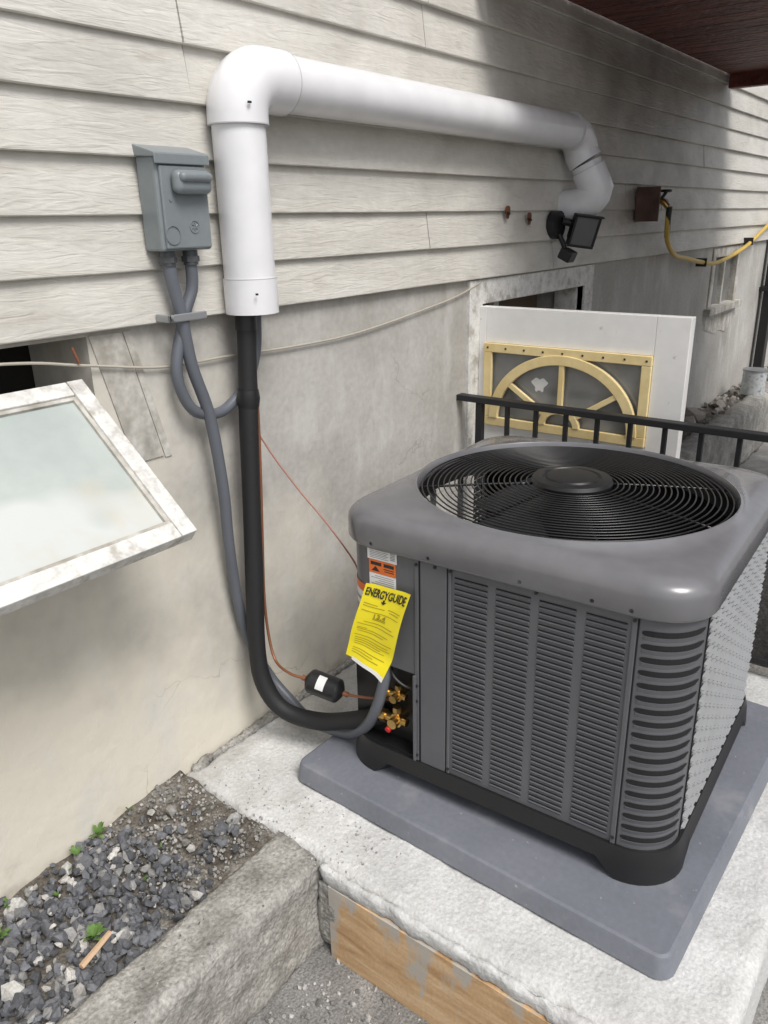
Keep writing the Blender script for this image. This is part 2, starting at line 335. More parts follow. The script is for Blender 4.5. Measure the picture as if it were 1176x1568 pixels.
a.add([(.888,-.004,1.345),(.962,-.004,1.345),(1.03,-.004,1.07),(.955,-.004,1.07),(.888,.04,1.345),(.962,.0,1.345),(1.03,.0,1.07),(.955,.04,1.07)],[(0,1,2,3),(1,5,6,2),(3,2,6,7),(0,3,7,4)])
a.add([(.967,-.003,1.345),(.985,-.003,1.345),(1.052,-.003,1.065),(1.034,-.003,1.065),(.967,0,1.345),(.985,0,1.345),(1.052,0,1.065),(1.034,0,1.065)],[(0,1,2,3),(1,5,6,2),(3,2,6,7),(0,3,7,4)])
a.obj('casing_board','casing',win)
tube('stay_rod',[(.85,-.02,1.30),(.845,-.01,1.33)],.003,'rust',win)
dr=grp('basement_door',house)
a=Acc()
a.box(2.305,2.39,-.012,.10,-.95,1.352); a.box(3.24,3.32,-.012,.10,-.95,1.352); a.box(2.392,3.238,-.011,.10,1.27,1.351)
a.box(2.393,2.41,.02,.12,-.95,1.268); a.box(3.22,3.237,.02,.12,-.95,1.268)
a.obj('frame','whitewood',dr,bevel=.003)
a=Acc(); a.box(2.42,2.75,.17,.19,-.95,1.26); a.box(2.80,3.2,.19,.21,-.95,1.26); a.obj('inner_panels','brownint',dr)
a=Acc(); a.box(2.75,2.79,.15,.2,-.95,1.27); a.obj('inner_post','whitewood',dr)
y0,y1=-.715,-.012; z0,z1=-.7,1.266; gy0,gy1=-.615,-.038; gz0,gz1=.865,1.148
a=Acc()
a.box(2.37,2.408,y0,gy0,z0,z1); a.box(2.37,2.408,gy1,y1,z0,z1); a.box(2.3705,2.4075,gy0,gy1,gz1,z1); a.box(2.3705,2.4075,gy0,gy1,z0,gz0)
a.obj('leaf','door',dr,bevel=.002)
a=Acc(); fw=.03
a.box(2.358,2.372,gy0,gy1,gz1-fw,gz1);a.box(2.358,2.372,gy0,gy1,gz0,gz0+fw);a.box(2.3585,2.3715,gy0,gy0+fw,gz0+fw,gz1-fw);a.box(2.3585,2.3715,gy1-fw,gy1,gz0+fw,gz1-fw)
def ell(acc,cy,cz,ra,rb,wd,x0,x1,n=40):
    v=[];f=[]
    for i in range(n+1):
        t=math.pi*i/n; c,s=math.cos(t),math.sin(t)
        for (A,Bq) in ((ra,rb),(ra-wd,rb-wd)):
            for x in (x0,x1): v.append((x,cy+A*c,cz+Bq*s))
    for i in range(n):
        q=i*4;r=q+4
        f+= [(q,r,r+2,q+2),(q,q+1,r+1,r),(q+2,r+2,r+3,q+3),(q+1,q+3,r+3,r+1)]
    acc.add(v,f)
cy=(gy0+gy1)/2; cz=gz0+.03
ell(a,cy,cz,.262,.232,.032,2.354,2.370)
ell(a,cy,cz,.072,.062,.022,2.355,2.370)
for an in (36,90,144):
    t=math.radians(an); p0=Vector((cy+.06*math.cos(t),cz+.052*math.sin(t))); p1=Vector((cy+.24*math.cos(t),cz+.21*math.sin(t))); d=(p1-p0).normalized(); q=Vector((-d.y,d.x))*.009
    v=[(x,*(p+s)) for x in (2.356,2.369) for p,s in ((p0,q),(p0,-q),(p1,-q),(p1,q))]
    a.add(v,[(0,1,2,3),(4,7,6,5),(0,4,5,1),(1,5,6,2),(2,6,7,3),(3,7,4,0)])
a.obj('fan_window_trim','yellow',dr,bevel=.002)
box('fan_window_glass',2.380,2.386,gy0,gy1,gz0,gz1,'glassd',dr,0)
a=Acc()
for yy in np.linspace(gy0+.015,gy1-.015,9): a.box(2.3565,2.3585,yy-.003,yy+.003,gz1-.018,gz1-.012)
a.obj('trim_screws','ink',dr)
a=Acc(); pts=[(2.3795,cy+.085+.024*math.cos(t)*(1+.3*math.sin(3*t)+.12*math.sin(7*t)),cz+.125+.028*math.sin(t)*(1+.25*math.cos(2*t)+.1*math.cos(6*t))) for t in np.linspace(0,2*math.pi,40)[:-1]]
a.add(pts,[tuple(range(39))]); a.obj('paint_smear','label',dr)
a=Acc(); a.box(5.1,5.16,-.01,.05,1.0,1.345);a.box(5.66,5.72,-.01,.05,1.0,1.345);a.box(5.161,5.659,-.009,.05,1.29,1.345);a.box(5.05,5.78,-.04,.05,.955,.998);a.box(5.39,5.42,.0,.04,1.0,1.289)
fw_=grp('small_window',house); a.obj('frame','casing',fw_,bevel=.003); box('glass',5.16,5.66,.03,.035,1.0,1.29,'glassd',fw_,0)
a=Acc(); n=60; pts=[(5.45+.36*math.cos(t)*(1+.15*math.sin(3*t)+.1*math.sin(8*t)),-.003,.88+.07*math.sin(t)*(1+.3*math.cos(2*t+1)+.15*math.sin(9*t))) for t in np.linspace(0,2*math.pi,n+1)[:-1]]
a.add(pts,[tuple(range(n))]); a.obj('mortar_patch','casing',fw_)
rh=grp('rusty_nail_stains',house)
for (x,z) in ((2.515,1.562),(2.674,1.540)):
    a=Acc(); pts=[(x+.016*math.cos(t)*(1+.2*math.sin(3*t)),-.0265,z+.026*math.sin(t)*(1+.2*math.cos(2*t))) for t in np.linspace(0,2*math.pi,25)[:-1]]
    c=len(pts); a.add(pts,[tuple(range(c))]); a.obj('rust_patch','rust',rh)
    tube('bolt',[(x,-.02,z),(x-.006,-.036,z-.005)],.005,'ink',rh)
tube('wall_cable',[(.3,-.008,1.345),(.701,-.01,1.320),(.867,-.012,1.293),(1.05,-.01,1.262),(1.236,-.01,1.259),(1.46,-.009,1.252),(1.718,-.01,1.256),(2.075,-.01,1.291),(2.25,-.01,1.315),(2.369,-.014,1.345)],.0028,'cable',n=8)
roughbox('mortar_fillet',.985,2.28,-.026,-.001,.235,.270,'curb',house,res=.015,amp=.012,fs=14,round_=.014)

# ------------------------------------------------------------ deck overhead
dk=grp('wooden_deck')
a=Acc(); x=2.35
while x<4.9:
    a.box(x,x+.137,-3.2,-.03,2.235,2.27); x+=.14
a.obj('deck_boards','deckred',dk,bevel=.004)
a=Acc(); a.box(2.3,4.95,-1.25,-1.20,2.20,2.234); a.box(4.90,4.96,-3.2,-.03,2.17,2.42); a.box(2.28,2.33,-3.2,-.03,2.2,2.42); a.box(2.3,4.9,-3.26,-3.21,2.17,2.42)
a.obj('joists','deckred',dk,bevel=.004)
a=Acc(); 
for x_ in (2.36,4.86): a.box(x_-.045,x_+.045,-3.2,-3.11,0,2.2)
a.obj('posts','deckred',dk,bevel=.004)
a=Acc(); z=.9  # boards added out of view to block low light and darken the siding
while z<2.1: a.box(2.41,4.81,-3.19,-3.165,z,z+.13); z+=.14
a.obj('added_shade_boards','deckred',dk,bevel=.003)

# ------------------------------------------------------------ slab, curb, board
roughbox('concrete_slab',.965,2.29,-1.295,-.001,.0,.25,'slab',res=.016,amp=.005,round_=.009)
roughbox('concrete_curb',-1.4,.975,-.468,-.338,.0,.252,'curb',res=.012,amp=.009,fs=10,round_=.011)
fb=grp('wooden_form_board')
box('board',.948,.9635,-1.31,-.50,.0,.205,'wood_form',fb,.001)
roughbox('slab_lip',.951,.967,-1.30,-.475,.199,.246,'slab',res=.010,amp=.008,fs=20,round_=.007,parent=fb)
roughbox('mortar_smear',.949,.966,-.525,-.462,.02,.20,'curb',res=.010,amp=.007,fs=20,round_=.008,parent=fb)
N1,N2=110,40; v=[];f=[]
def bedz(x,y): return .226+.02*max(0,(y+.12)/.12)*.8+.022*min(1,max(0,(x-.66)/.24))
for i in range(N1+1):
    for j in range(N2+1):
        x=-1.4+2.365*i/N1; y=-.35+.35*j/N2
        p=Vector((x*9,y*9,0))
        v.append((x,y,bedz(x,y)-.004+.012*noise.noise(p)+.008*noise.noise(p*4)))
for i in range(N1):
    for j in range(N2): q=i*(N2+1)+j; f.append((q,q+N2+1,q+N2+2,q+1))
gb=grp('gravel_bed'); mo('dirt',v,f,'dirt',gb,True)
bm=bmesh.new(); bmesh.ops.create_icosphere(bm,subdivisions=1,radius=1); IV=np.array([x.co[:] for x in bm.verts]); IF=np.array([[q.index for q in x.verts] for x in bm.faces]); bm.free()
def stones(name,items,parent=None):
    V=[];F=[];C=[];n=0
    for (x,y,z,s,c) in items:
        p=IV.copy()
        for _ in range(6):
            d=rng.normal(size=3); d/=np.linalg.norm(d); h=rng.uniform(.35,.75); t=p@d; p-=np.outer(np.maximum(t-h,0),d)
        p*=rng.uniform(.6,1.2,3); p[:,2]*=.85
        q=rng.normal(size=4); q/=np.linalg.norm(q)
        R=np.array(Quaternion(q).to_matrix()); p=p@R.T*s*1.2+np.array([x,y,z])
        V.append(p);F.append(IF+n);n+=len(p);C.append(np.tile(np.array([*c,1.]),(len(p),1)))
    V=np.concatenate(V);F=np.concatenate(F);C=np.concatenate(C)
    me=bpy.data.meshes.new(name); me.from_pydata(V.tolist(),[],F.tolist()); me.update()
    ca=me.color_attributes.new('Col','FLOAT_COLOR','POINT'); ca.data.foreach_set('color',C.ravel())
    me.materials.append(M['stone']); o=bpy.data.objects.new(name,me); COL.objects.link(o)
    if parent:o.parent=parent
    return o
def scol():
    r=random.random()
    if r<.80: g=random.uniform(.07,.17); return (g*.96,g*.99,g*1.08)
    if r<.95: g=random.uniform(.17,.32); return (g,g*.985,g*.96)
    g=random.uniform(.36,.55); return (g,g*.96,g*.90)
it=[]
for _ in range(4300):
    x=random.uniform(-.6,.93); y=random.uniform(-.335,-.006)
    if x<.1 and random.random()<.5: continue
    dens=1.0 if x<.70 else max(.12,1-(x-.70)*9)
    if y>-.05 and x>.4: dens*=.45
    if noise.noise(Vector((x*7,y*7,3)))>.25: dens*=.55
    if random.random()>dens: continue
    s=random.choice((.005,.007,.009,.010,.0115,.013,.015))*random.uniform(.85,1.15)
    it.append((x,y,bedz(x,y)+random.uniform(0,.018),s,scol()))
for _ in range(900):
    x=random.uniform(.68,.96); y=random.uniform(-.33,-.01); g=random.uniform(.14,.42)
    it.append((x,y,bedz(x,y)+.004,random.uniform(.0015,.006),(g,g*.96,g*.9)))
for (x,y,s) in ((.405,-.215,.030),(.36,-.12,.028),(.62,-.045,.018),(.60,-.28,.020),(.50,-.05,.022),(.86,-.09,.022),(.82,-.2,.018),(.91,-.25,.016)):
    it.append((x,y,bedz(x,y)+.014,s,(.50,.49,.46) if x<.7 else (.26,.25,.23)))
stones('gravel',it,gb)
it=[]
for _ in range(1000):
    x=random.uniform(.1,.945); y=-.48-abs(random.gauss(0,.22)); 
    it.append((x,y,.002,random.choice((.0012,.002,.003,.0045,.008))*random.uniform(.7,1.2),(lambda g:(g,g*.97,g*.93))(random.uniform(.12,.5))))
for _ in range(220):
    x=random.uniform(.94,1.10); y=random.uniform(-.62,-.05); it.append((x,y,.2515,random.uniform(.001,.0035),(lambda g:(g,g*.97,g*.93))(random.uniform(.2,.5))))
for _ in range(150):
    x=random.uniform(-.3,.97); y=random.uniform(-.46,-.35); it.append((x,y,.252,random.uniform(.001,.004),(lambda g:(g,g*.97,g*.93))(random.uniform(.1,.45))))
stones('loose_pebbles',it)
tube('stick',[(.50,-.285,.254),(.54,-.277,.258),(.575,-.268,.260)],lambda t:.0065-.001*t,'stick',n=5,sm=False)
def weed(x,y,z,s,n):
    a=Acc()
    for i in range(n):
        an=random.uniform(0,6.28); L_=s*random.uniform(.6,1.1); el=random.uniform(.5,1.3)
        d=Vector((math.cos(an)*math.cos(el),math.sin(an)*math.cos(el),math.sin(el))); sd=Vector((-math.sin(an),math.cos(an),0))
        b=Vector((x,y,z)); m1=b+d*L_*.35; m2=b+d*L_*.7+Vector((0,0,-.06*L_)); t=b+d*L_+Vector((0,0,-.28*L_)); w1=L_*.15
        a.add([b,m1+sd*w1,m2+sd*w1*.8,t,m2-sd*w1*.8,m1-sd*w1],[(0,1,5),(1,2,4,5),(2,3,4)])
    return a
wd=grp('weeds')
for i,(x,y,s,n) in enumerate(((.555,-.235,.038,18),(.44,-.09,.038,14),(.715,-.02,.035,9),(.655,-.03,.03,8),(.50,-.04,.03,8),(.62,-.05,.02,7),(.70,-.2,.016,5),(.80,-.02,.018,5),(.57,-.09,.018,7),(.78,-.16,.014,5))):
    weed(x,y,bedz(x,y)+.014,s,n).obj('weed_clump_%d'%i,'leaf',wd)
# ------------------------------------------------------------ far bed and low wall
roughbox('low_garden_wall',3.46,9,-.30,-.17,.0,.385,'curb',res=.04,amp=.012,round_=.015)
box('garden_bed',3.46,9,-.17,-.002,.0,.35,'dirt',None,0)
it=[]
for _ in range(300):
    g=random.uniform(.12,.45); it.append((random.uniform(3.6,8.5),random.uniform(-.19,-.01),.36,random.uniform(.008,.03),(g,g*.93,g*.85)))
for (x,y,s) in ((4.9,-.08,.07),(5.3,-.1,.05),(5.0,-.22,.05),(4.6,-.1,.09)): it.append((x,y,.38,s,(.3,.27,.24)))
stones('rubble_stones',it)
pc=grp('paint_can'); tube('can_body',[(5.72,-.20,.385),(5.72,-.20,.545)],.075,'can',pc,n=28,sm=False); tube('rim',[(5.72,-.20,.542),(5.72,-.20,.552)],.079,'gal',pc,n=28,sm=False)
ds=grp('downspout'); box('pipe',6.42,6.52,-.09,-.028,.1,1.9,'black',ds,.008); box('elbow',6.42,6.52,-.22,-.05,.06,.14,'black',ds,.008); box('strap',6.40,6.54,-.095,-.0,1.0,1.03,'rail',ds,.002)

# ------------------------------------------------------------ PVC line cover
pv=grp('pvc_pipe')
px,py,pz=1.265,-.07,1.828
tube('vertical_pipe',[(px,py,1.358),(px,py,1.77)],.0565,'pvc',pv,n=48,cap=False,sm=False)
tube('bottom_coupling',[(px,py,1.357),(px,py,1.432)],.0595,'pvc',pv,n=48,cap=False,sm=False)
R_=.072
path=[(px,py,1.738)]+[(px+R_-R_*math.cos(t),py,pz-R_+R_*math.sin(t)) for t in np.linspace(0,math.pi/2,14)]+[(1.398,py,pz)]
tube('elbow',path,.0635,'pvc',pv,n=48,cap=True,sm=False)
tube('horizontal_pipe',[(1.36,py,pz),(2.90,py,pz)],.057,'pvc',pv,n=48,cap=False,sm=False)
for nm,p,q,r in (('ring_a',(px,py,1.7365),(px,py,1.739),.0638),('ring_b',(1.3965,py,pz),(1.399,py,pz),.0638),('ring_c',(px,py,1.431),(px,py,1.433),.0597)):
    tube(nm,[p,q],r,'pvc_line',pv,n=48,sm=False)
ex=2.955; Rb=.07
path=[(2.865,py,pz)]+[(ex-Rb+Rb*math.sin(t),py-.012*(1-math.cos(t)),pz-Rb+Rb*math.cos(t)) for t in np.linspace(0,math.pi/2,12)]+[(ex+.006,py-.028,1.73)]
tube('down_elbow',path,.062,'pvc',pv,n=40,sm=False)
tube('ring_d',[(2.864,py,pz),(2.867,py,pz)],.0635,'pvc_line',pv,n=40,sm=False)
e0=Vector((ex+.007,py-.030,1.725)); e1=Vector((ex+.022,py-.060,1.655))
tube('drop_pipe',[e0,e1],.056,'pvc',pv,n=40,sm=False)
path=[e0.lerp(e1,.25),e1]+[(e1.x+.004,e1.y-.012+.10*(1-math.cos(t)),e1.z-.075*math.sin(t)) for t in np.linspace(.25,math.pi/2,10)]+[(e1.x+.006,.0,1.572)]
tube('wall_elbow',path,.062,'pvc',pv,n=40,sm=False)
tube('ring_e',[e0.lerp(e1,.24),e0.lerp(e1,.27)],.0628,'pvc_line',pv,n=40,sm=False)
a=Acc(); a.box(1.235,1.243,py-.066,py-.062,1.771,1.775); a.box(1.225,1.229,py-.060,py-.055,1.40,1.404); a.obj('stamp','ink',pv)

# ------------------------------------------------------------ disconnect box
db=grp('electrical_disconnect_box')
bx0,bx1,bz0,bz1,by=1.033,1.160,1.497,1.672,-.075
box('body',bx0,bx1,by,-.02,bz0,bz1,'boxgray',db,.005)
a=Acc(); v=[(bx0-.004,-.018,bz1),(bx1+.004,-.018,bz1),(bx1+.004,by-.008,bz1-.004),(bx0-.004,by-.008,bz1-.004),(bx0-.004,-.018,bz1+.022),(bx1+.004,-.018,bz1+.022),(bx1+.004,by-.008,bz1+.004),(bx0-.004,by-.008,bz1+.004)]
a.add(v,[(0,1,2,3),(4,7,6,5),(0,4,5,1),(1,5,6,2),(2,6,7,3),(3,7,4,0)]); a.box(bx0-.004,bx1+.004,by-.0095,by-.006,bz1-.016,bz1+.003); a.obj('rain_hood','boxgray',db,bevel=.002)
box('cover',bx0+.008,bx1-.004,by-.006,by+.001,bz0+.004,bz1-.018,'boxgray',db,.003)
o=box('handle',bx0+.028,bx1-.008,by-.032,by-.004,bz1-.070,bz1-.026,'boxgray',db,.0135); o.modifiers[0].segments=6; smooth_angle(o,80)
o=box('handle_ridge',bx0+.034,bx1-.014,by-.040,by-.02,bz1-.048,bz1-.030,'boxgray',db,.0085); o.modifiers[0].segments=6
def ring(acc,c,r,w,n=28,d=.0015):
    v=[];f=[]
    for i in range(n):
        t=2*math.pi*i/n
        for q in (r,r-w):
            for e in (0,-d): v.append((c[0]+q*math.cos(t),c[1]+e,c[2]+q*math.sin(t)))
    for i in range(n):
        q=i*4;r_=((i+1)%n)*4; f+=[(q+1,r_+1,r_+3,q+3),(q,r_,r_+1,q+1),(q+2,q+3,r_+3,r_+2)]
    acc.add(v,f)
a=Acc(); ec=(bx1-.047,by-.006,bz0+.045); ring(a,ec,.0125,.0018)
for t in range(6):
    an=t*math.pi/3; a.tube([(ec[0]+.003*math.cos(an),ec[1]-.001,ec[2]+.003*math.sin(an)),(ec[0]+.008*math.cos(an+.5),ec[1]-.001,ec[2]+.008*math.sin(an+.5))],.0009,5,sm=False)
a.obj('round_emblem','boxgray',db)
a=Acc(); ring(a,(bx0+.024,by-.0065,bz0+.03),.018,.0012); a.tube([(bx0+.026,by-.004,bz1-.08),(bx0+.026,by-.008,bz1-.08)],.003,8,sm=False); a.obj('cover_details','boxgray',db)
for x_ in (1.062,1.120):
    tube('connector',[(x_,-.05,1.497),(x_,-.05,1.468)],.0155,'conn',db,n=18,sm=False); tube('connector_nut',[(x_,-.05,1.485),(x_,-.05,1.474)],.0185,'conn',db,n=6,sm=False)
cd=grp('electrical_conduit')
tube('feed_conduit',[(1.062,-.05,1.475),(1.068,-.05,1.43),(1.080,-.05,1.37),(1.094,-.05,1.263),(1.130,-.05,1.140),(1.150,-.048,.966),(1.158,-.04,.820),(1.180,-.028,.653),(1.205,-.025,.54),(1.249,-.04,.416),(1.262,-.10,.352),(1.274,-.173,.300),(1.263,-.297,.325),(1.238,-.382,.394),(1.226,-.43,.48),(1.236,-.447,.556),(1.265,-.447,.60)],.0135,'conduit',cd,n=16)
tube('loop_conduit',[(1.120,-.05,1.475),(1.120,-.045,1.42),(1.096,-.042,1.368),(1.062,-.04,1.267),(1.070,-.04,1.203),(1.105,-.04,1.156),(1.185,-.030,1.142),(1.262,-.030,1.188),(1.297,-.035,1.259),(1.304,-.04,1.35),(1.304,-.05,1.40)],.0125,'conduit',cd,n=16)
a=Acc(); a.box(1.035,1.135,-.068,-.063,1.358,1.374); a.box(1.035,1.042,-.068,-.024,1.358,1.374); a.obj('pipe_strap','gal',cd,bevel=.002)
tube('strap_bolt',[(1.045,-.064,1.367),(1.045,-.075,1.367)],.006,'gal',cd,n=6,sm=False)
il=grp('insulated_refrigerant_line')
tube('foam_sleeve',[(1.255,-.06,1.40),(1.250,-.06,1.30),(1.240,-.06,1.167),(1.228,-.062,1.027),(1.205,-.07,.75),(1.188,-.075,.55),(1.186,-.09,.44),(1.200,-.14,.368),(1.230,-.23,.352),(1.25,-.33,.385),(1.262,-.40,.42),(1.27,-.435,.445)],lambda t:.0223+.0007*math.sin(t*37),'foam',il,n=20)
tube('tape_wrap',[(1.2415,-.06,1.185),(1.2405,-.06,1.165),(1.2395,-.06,1.145)],lambda t:.0245+.003*math.sin(t*3.14),'black',il,n=20,sm=False)
tube('tape_wrap_b',[(1.252,-.06,1.35),(1.2505,-.06,1.32)],.0245,'black',il,n=20,sm=False)
cl=grp('copper_line')
tube('thin_line',[(1.272,-.055,1.35),(1.268,-.06,1.145),(1.256,-.066,1.0),(1.238,-.074,.84),(1.222,-.08,.676),(1.216,-.09,.57),(1.205,-.12,.505),(1.190,-.18,.497),(1.202,-.225,.49)],.0036,'copper',cl,n=10)
tube('thin_line_b',[(1.228,-.325,.470),(1.238,-.37,.474),(1.25,-.42,.482),(1.262,-.455,.485)],.0036,'copper',cl,n=10)
tube('bare_wire',[(1.275,-.035,1.30),(1.283,-.03,1.105),(1.30,-.05,1.03),(1.325,-.12,.93),(1.33,-.2,.86),(1.315,-.29,.795),(1.29,-.335,.775)],.0022,'redwire',cl,n=8)
fd=grp('filter_drier')
d0=Vector((1.203,-.228,.490)); d1=Vector((1.228,-.322,.472)); dd=(d1-d0)
tube('canister',[d0+dd*.14,d0+dd*.86],.030,'black',fd,n=32,sm=False)
tube('end_cap_a',[d0-dd*.02,d0+dd*.04,d0+dd*.09,d0+dd*.14],lambda t:.008+.022*math.sin(min(1,t)*1.57),'black',fd,n=32,sm=False); tube('end_cap_b',[d0+dd*.86,d0+dd*.91,d0+dd*.96,d0+dd*1.02],lambda t:.008+.022*math.cos(min(1,t)*1.57),'black',fd,n=32,sm=False)
tube('stub_a',[d0-dd*.12,d0],.007,'copper',fd,n=12,sm=False);tube('stub_b',[d1,d1+dd*.14],.007,'copper',fd,n=12,sm=False)
a=Acc()
ax=dd.normalized(); u=ax.cross(Vector((0,0,1))).normalized(); w_=u.cross(ax)
if w_.z<0: w_=-w_
if u.x>0: u=-u
v=[]
for s_ in (.36,.58):
    for k in range(9):
        t=math.radians(10+ 70*k/8); v.append(d0+dd*s_+(u*math.cos(t)+w_*math.sin(t))*.0306)
a.add(v,[(k,k+1,k+10,k+9) for k in range(8)]); a.obj('label','label',fd)

# ------------------------------------------------------------ floodlight
fl=grp('floodlight')
tube('wall_plate',[(2.875,-.018,1.515),(2.875,-.05,1.515)],.050,'black',fl,n=28,sm=False)
tube('arm',[(2.89,-.05,1.53),(2.92,-.075,1.52),(2.94,-.085,1.505)],.014,'black',fl,n=10)
Tl=Matrix.Translation((2.955,-.105,1.495))@Matrix.Rotation(math.radians(-42),4,'Z')@Matrix.Rotation(math.radians(16),4,'X')@Matrix.Rotation(math.radians(8),4,'Y')@Matrix.Diagonal((.76,.85,.92,1))
a=Acc(); a.box(-.07,.07,-.03,-.022,-.065,-.055,Tl);a.box(-.07,.07,-.03,-.022,.055,.065,Tl);a.box(-.07,-.058,-.0305,-.022,-.055,.055,Tl);a.box(.058,.07,-.0305,-.022,-.055,.055,Tl)
a.box(-.067,.067,-.022,.005,-.062,.062,Tl); a.box(-.05,.05,.005,.04,-.045,.045,Tl); a.box(-.073,.073,-.045,-.022,.062,.068,Tl)
for i in range(5): a.box(-.045+.02*i,-.041+.02*i,.04,.052,-.04,.04,Tl)
a.obj('lamp_housing','black',fl,bevel=.003)
a=Acc(); a.box(-.058,.058,-.026,-.0235,-.055,.055,Tl); a.obj('lamp_glass','lens',fl)
tube('sensor_arm',[(2.875,-.05,1.48),(2.87,-.07,1.45),(2.865,-.08,1.43)],.010,'black',fl,n=10)
Ts=Matrix.Translation((2.86,-.09,1.412))@Matrix.Rotation(math.radians(25),4,'X')
a=Acc(); a.box(-.03,.03,-.03,.02,-.020,.020,Ts); a.obj('motion_sensor','black',fl,bevel=.006)
fc=grp('outdoor_faucet')
a=Acc(); a.box(3.70,3.712,-.13,-.024,1.515,1.66); a.box(3.713,3.80,-.034,-.024,1.515,1.66); a.obj('backing_box','brownwood',fc,bevel=.002)
tube('spigot',[(3.88,-.02,1.60),(3.88,-.08,1.60),(3.885,-.11,1.575)],.014,'brass',fc,n=12)
tube('valve_stem',[(3.88,-.07,1.60),(3.90,-.09,1.64)],.008,'black',fc,n=8); a=Acc(); a.tube([(3.90+.028*math.cos(t),-.09+.02*math.sin(t),1.645) for t in np.linspace(0,2*math.pi,20)[:-1]],.006,8,closed=True,sm=False,cap=False); a.box(3.873,3.927,-.095,-.085,1.641,1.648); a.obj('valve_handle','black',fc)
tube('branch_pipe',[(3.90,-.05,1.62),(4.03,-.05,1.60)],.012,'black',fc,n=10)
gh=grp('garden_hose')
tube('hose',[(3.885,-.115,1.57),(3.90,-.11,1.51),(3.99,-.09,1.42),(4.18,-.07,1.35),(4.40,-.06,1.325),(4.70,-.06,1.290),(5.02,-.06,1.275),(5.58,-.06,1.335),(6.124,-.06,1.457),(6.7,-.06,1.58)],.012,'hose',gh,n=12)
tube('black_section',[(3.883,-.118,1.575),(3.897,-.112,1.52),(3.96,-.094,1.445)],.0135,'black',gh,n=12)
for (x,z) in ((4.72,1.285),(5.7,1.365)): box('hook',x-.006,x+.006,-.078,-.02,z-.02,z+.025,'rail',gh,.002)
# ------------------------------------------------------------ railing
rl=grp('metal_railing')
a=Acc(); a.box(2.245,2.280,-2.3,.0,.965,.985); a.box(2.252,2.272,-2.3,-.03,.30,.315)
y=-.085
while y>-2.3:
    a.box(2.255,2.269,y-.007,y+.007,.315,.965); y-=.1035
a.box(2.25,2.274,-.097,-.073,.25,.964); a.box(2.25,2.274,-2.3,-2.27,.0,.964)
a.obj('rail_bars','rail',rl,bevel=.002)

# ------------------------------------------------------------ pad
def rrect(hx,hy,r,n=6):
    out=[]
    for (sx,sy,a0) in ((1,1,0),(-1,1,90),(-1,-1,180),(1,-1,270)):
        for i in range(n+1):
            t=math.radians(a0+90*i/n); out.append((sx*(hx-r)+r*math.cos(t),sy*(hy-r)+r*math.sin(t)))
    return out
def loft(rings,cap_top=True,cap_bot=False):
    n=len(rings[0]); v=[p for R in rings for p in R]; f=[]
    for i in range(len(rings)-1):
        for k in range(n): f.append((i*n+k,i*n+(k+1)%n,(i+1)*n+(k+1)%n,(i+1)*n+k))
    if cap_top: f.append(tuple((len(rings)-1)*n+k for k in range(n)))
    if cap_bot: f.append(tuple(range(n-1,-1,-1)))
    return v,f
rings=[]
for (d,z) in ((.0,.0),(.004,.004),(-.002,.040),(-.005,.047),(-.011,.050)):
    rings.append([(p[0],p[1],z) for p in rrect(.470+d,.464+d,.03+d)])
v,f=loft(rings,True,True)
pg=grp('equipment_pad',loc=(1.583,-.718,.2515),rz=math.radians(-1.2))
o=mo('pad',v,f,'pad',pg); smooth_angle(o,25)

# ------------------------------------------------------------ AC condenser
ac=grp('air_conditioner_condenser',loc=(1.612,-.708,.001),rz=math.radians(2.0)); ac.scale=(1,1.025,1)
H=.375; R0=.09
def rsq(h,r,n=10,straight=12):
    pts=[]
    cs=[(1,1,0),(-1,1,90),(-1,-1,180),(1,-1,270)]
    for ci,(sx,sy,a0) in enumerate(cs):
        for i in range(n+1):
            t=math.radians(a0+90*i/n); pts.append((sx*(h-r)+r*math.cos(t),sy*(h-r)+r*math.sin(t)))
        nx=cs[(ci+1)%4]; p=Vector(pts[-1]); q=Vector((nx[0]*(h-r)+r*math.cos(math.radians(nx[2])),nx[1]*(h-r)+r*math.sin(math.radians(nx[2]))))
        for i in range(1,straight): pts.append(tuple(p+(q-p)*i/straight))
    return pts
def footz(x,y):
    c=math.hypot(max(0,.285-abs(x)),max(0,.285-abs(y)))
    t=min(1,max(0,c/.035)); t=t*t*(3-2*t)
    return .3015+.038*t
ringA=[(x,y,footz(x,y)) for x,y in rsq(.392,.105,straight=30)]
ringB=[(x,y,.352) for x,y in rsq(.388,.102,straight=30)]
ringC=[(x,y,.374) for x,y in rsq(.382,.096,straight=30)]
ringD=[(x,y,.374) for x,y in rsq(.36,.08,straight=30)]
v,f=loft([ringA,ringB,ringC,ringD],True,False); o=mo('base_skirt',v,f,'black',ac); smooth_angle(o,50)
ringI=[(x*.93,y*.93,z) for x,y,z in ringA]; ringJ=[(x,y,.37) for x,y,_ in ringI]
v,f=loft([ringA,ringI,ringJ],False,False); mo('base_inner',v,f,'black',ac)
Z0,Z1=.372,.888
def archpts(cx,cy,r,a0,a1,n=10): return [(cx+r*math.cos(math.radians(a0+(a1-a0)*i/n)),cy+r*math.sin(math.radians(a0+(a1-a0)*i/n))) for i in range(n+1)]
c0=H-R0
left=archpts(-c0,c0,R0,90,180)
near=archpts(-c0,-c0,R0,180,270)
fr=archpts(c0,-c0,R0,270,360); fl_=archpts(c0,c0,R0,0,90)
def sheet(name,path,z0,z1,m):
    n=len(path); v=[(x,y,z0) for x,y in path]+[(x,y,z1) for x,y in path]; f=[(i,i+1,n+i+1,n+i) for i in range(n-1)]
    o=mo(name,v,f,m,ac); smooth_angle(o,30); return o
sheet('cabinet_upper',left+near+fr+fl_,.60,Z1,'ac')
sheet('cabinet_lower',[(-H,.178)]+near+fr+fl_,Z0,.60,'ac')
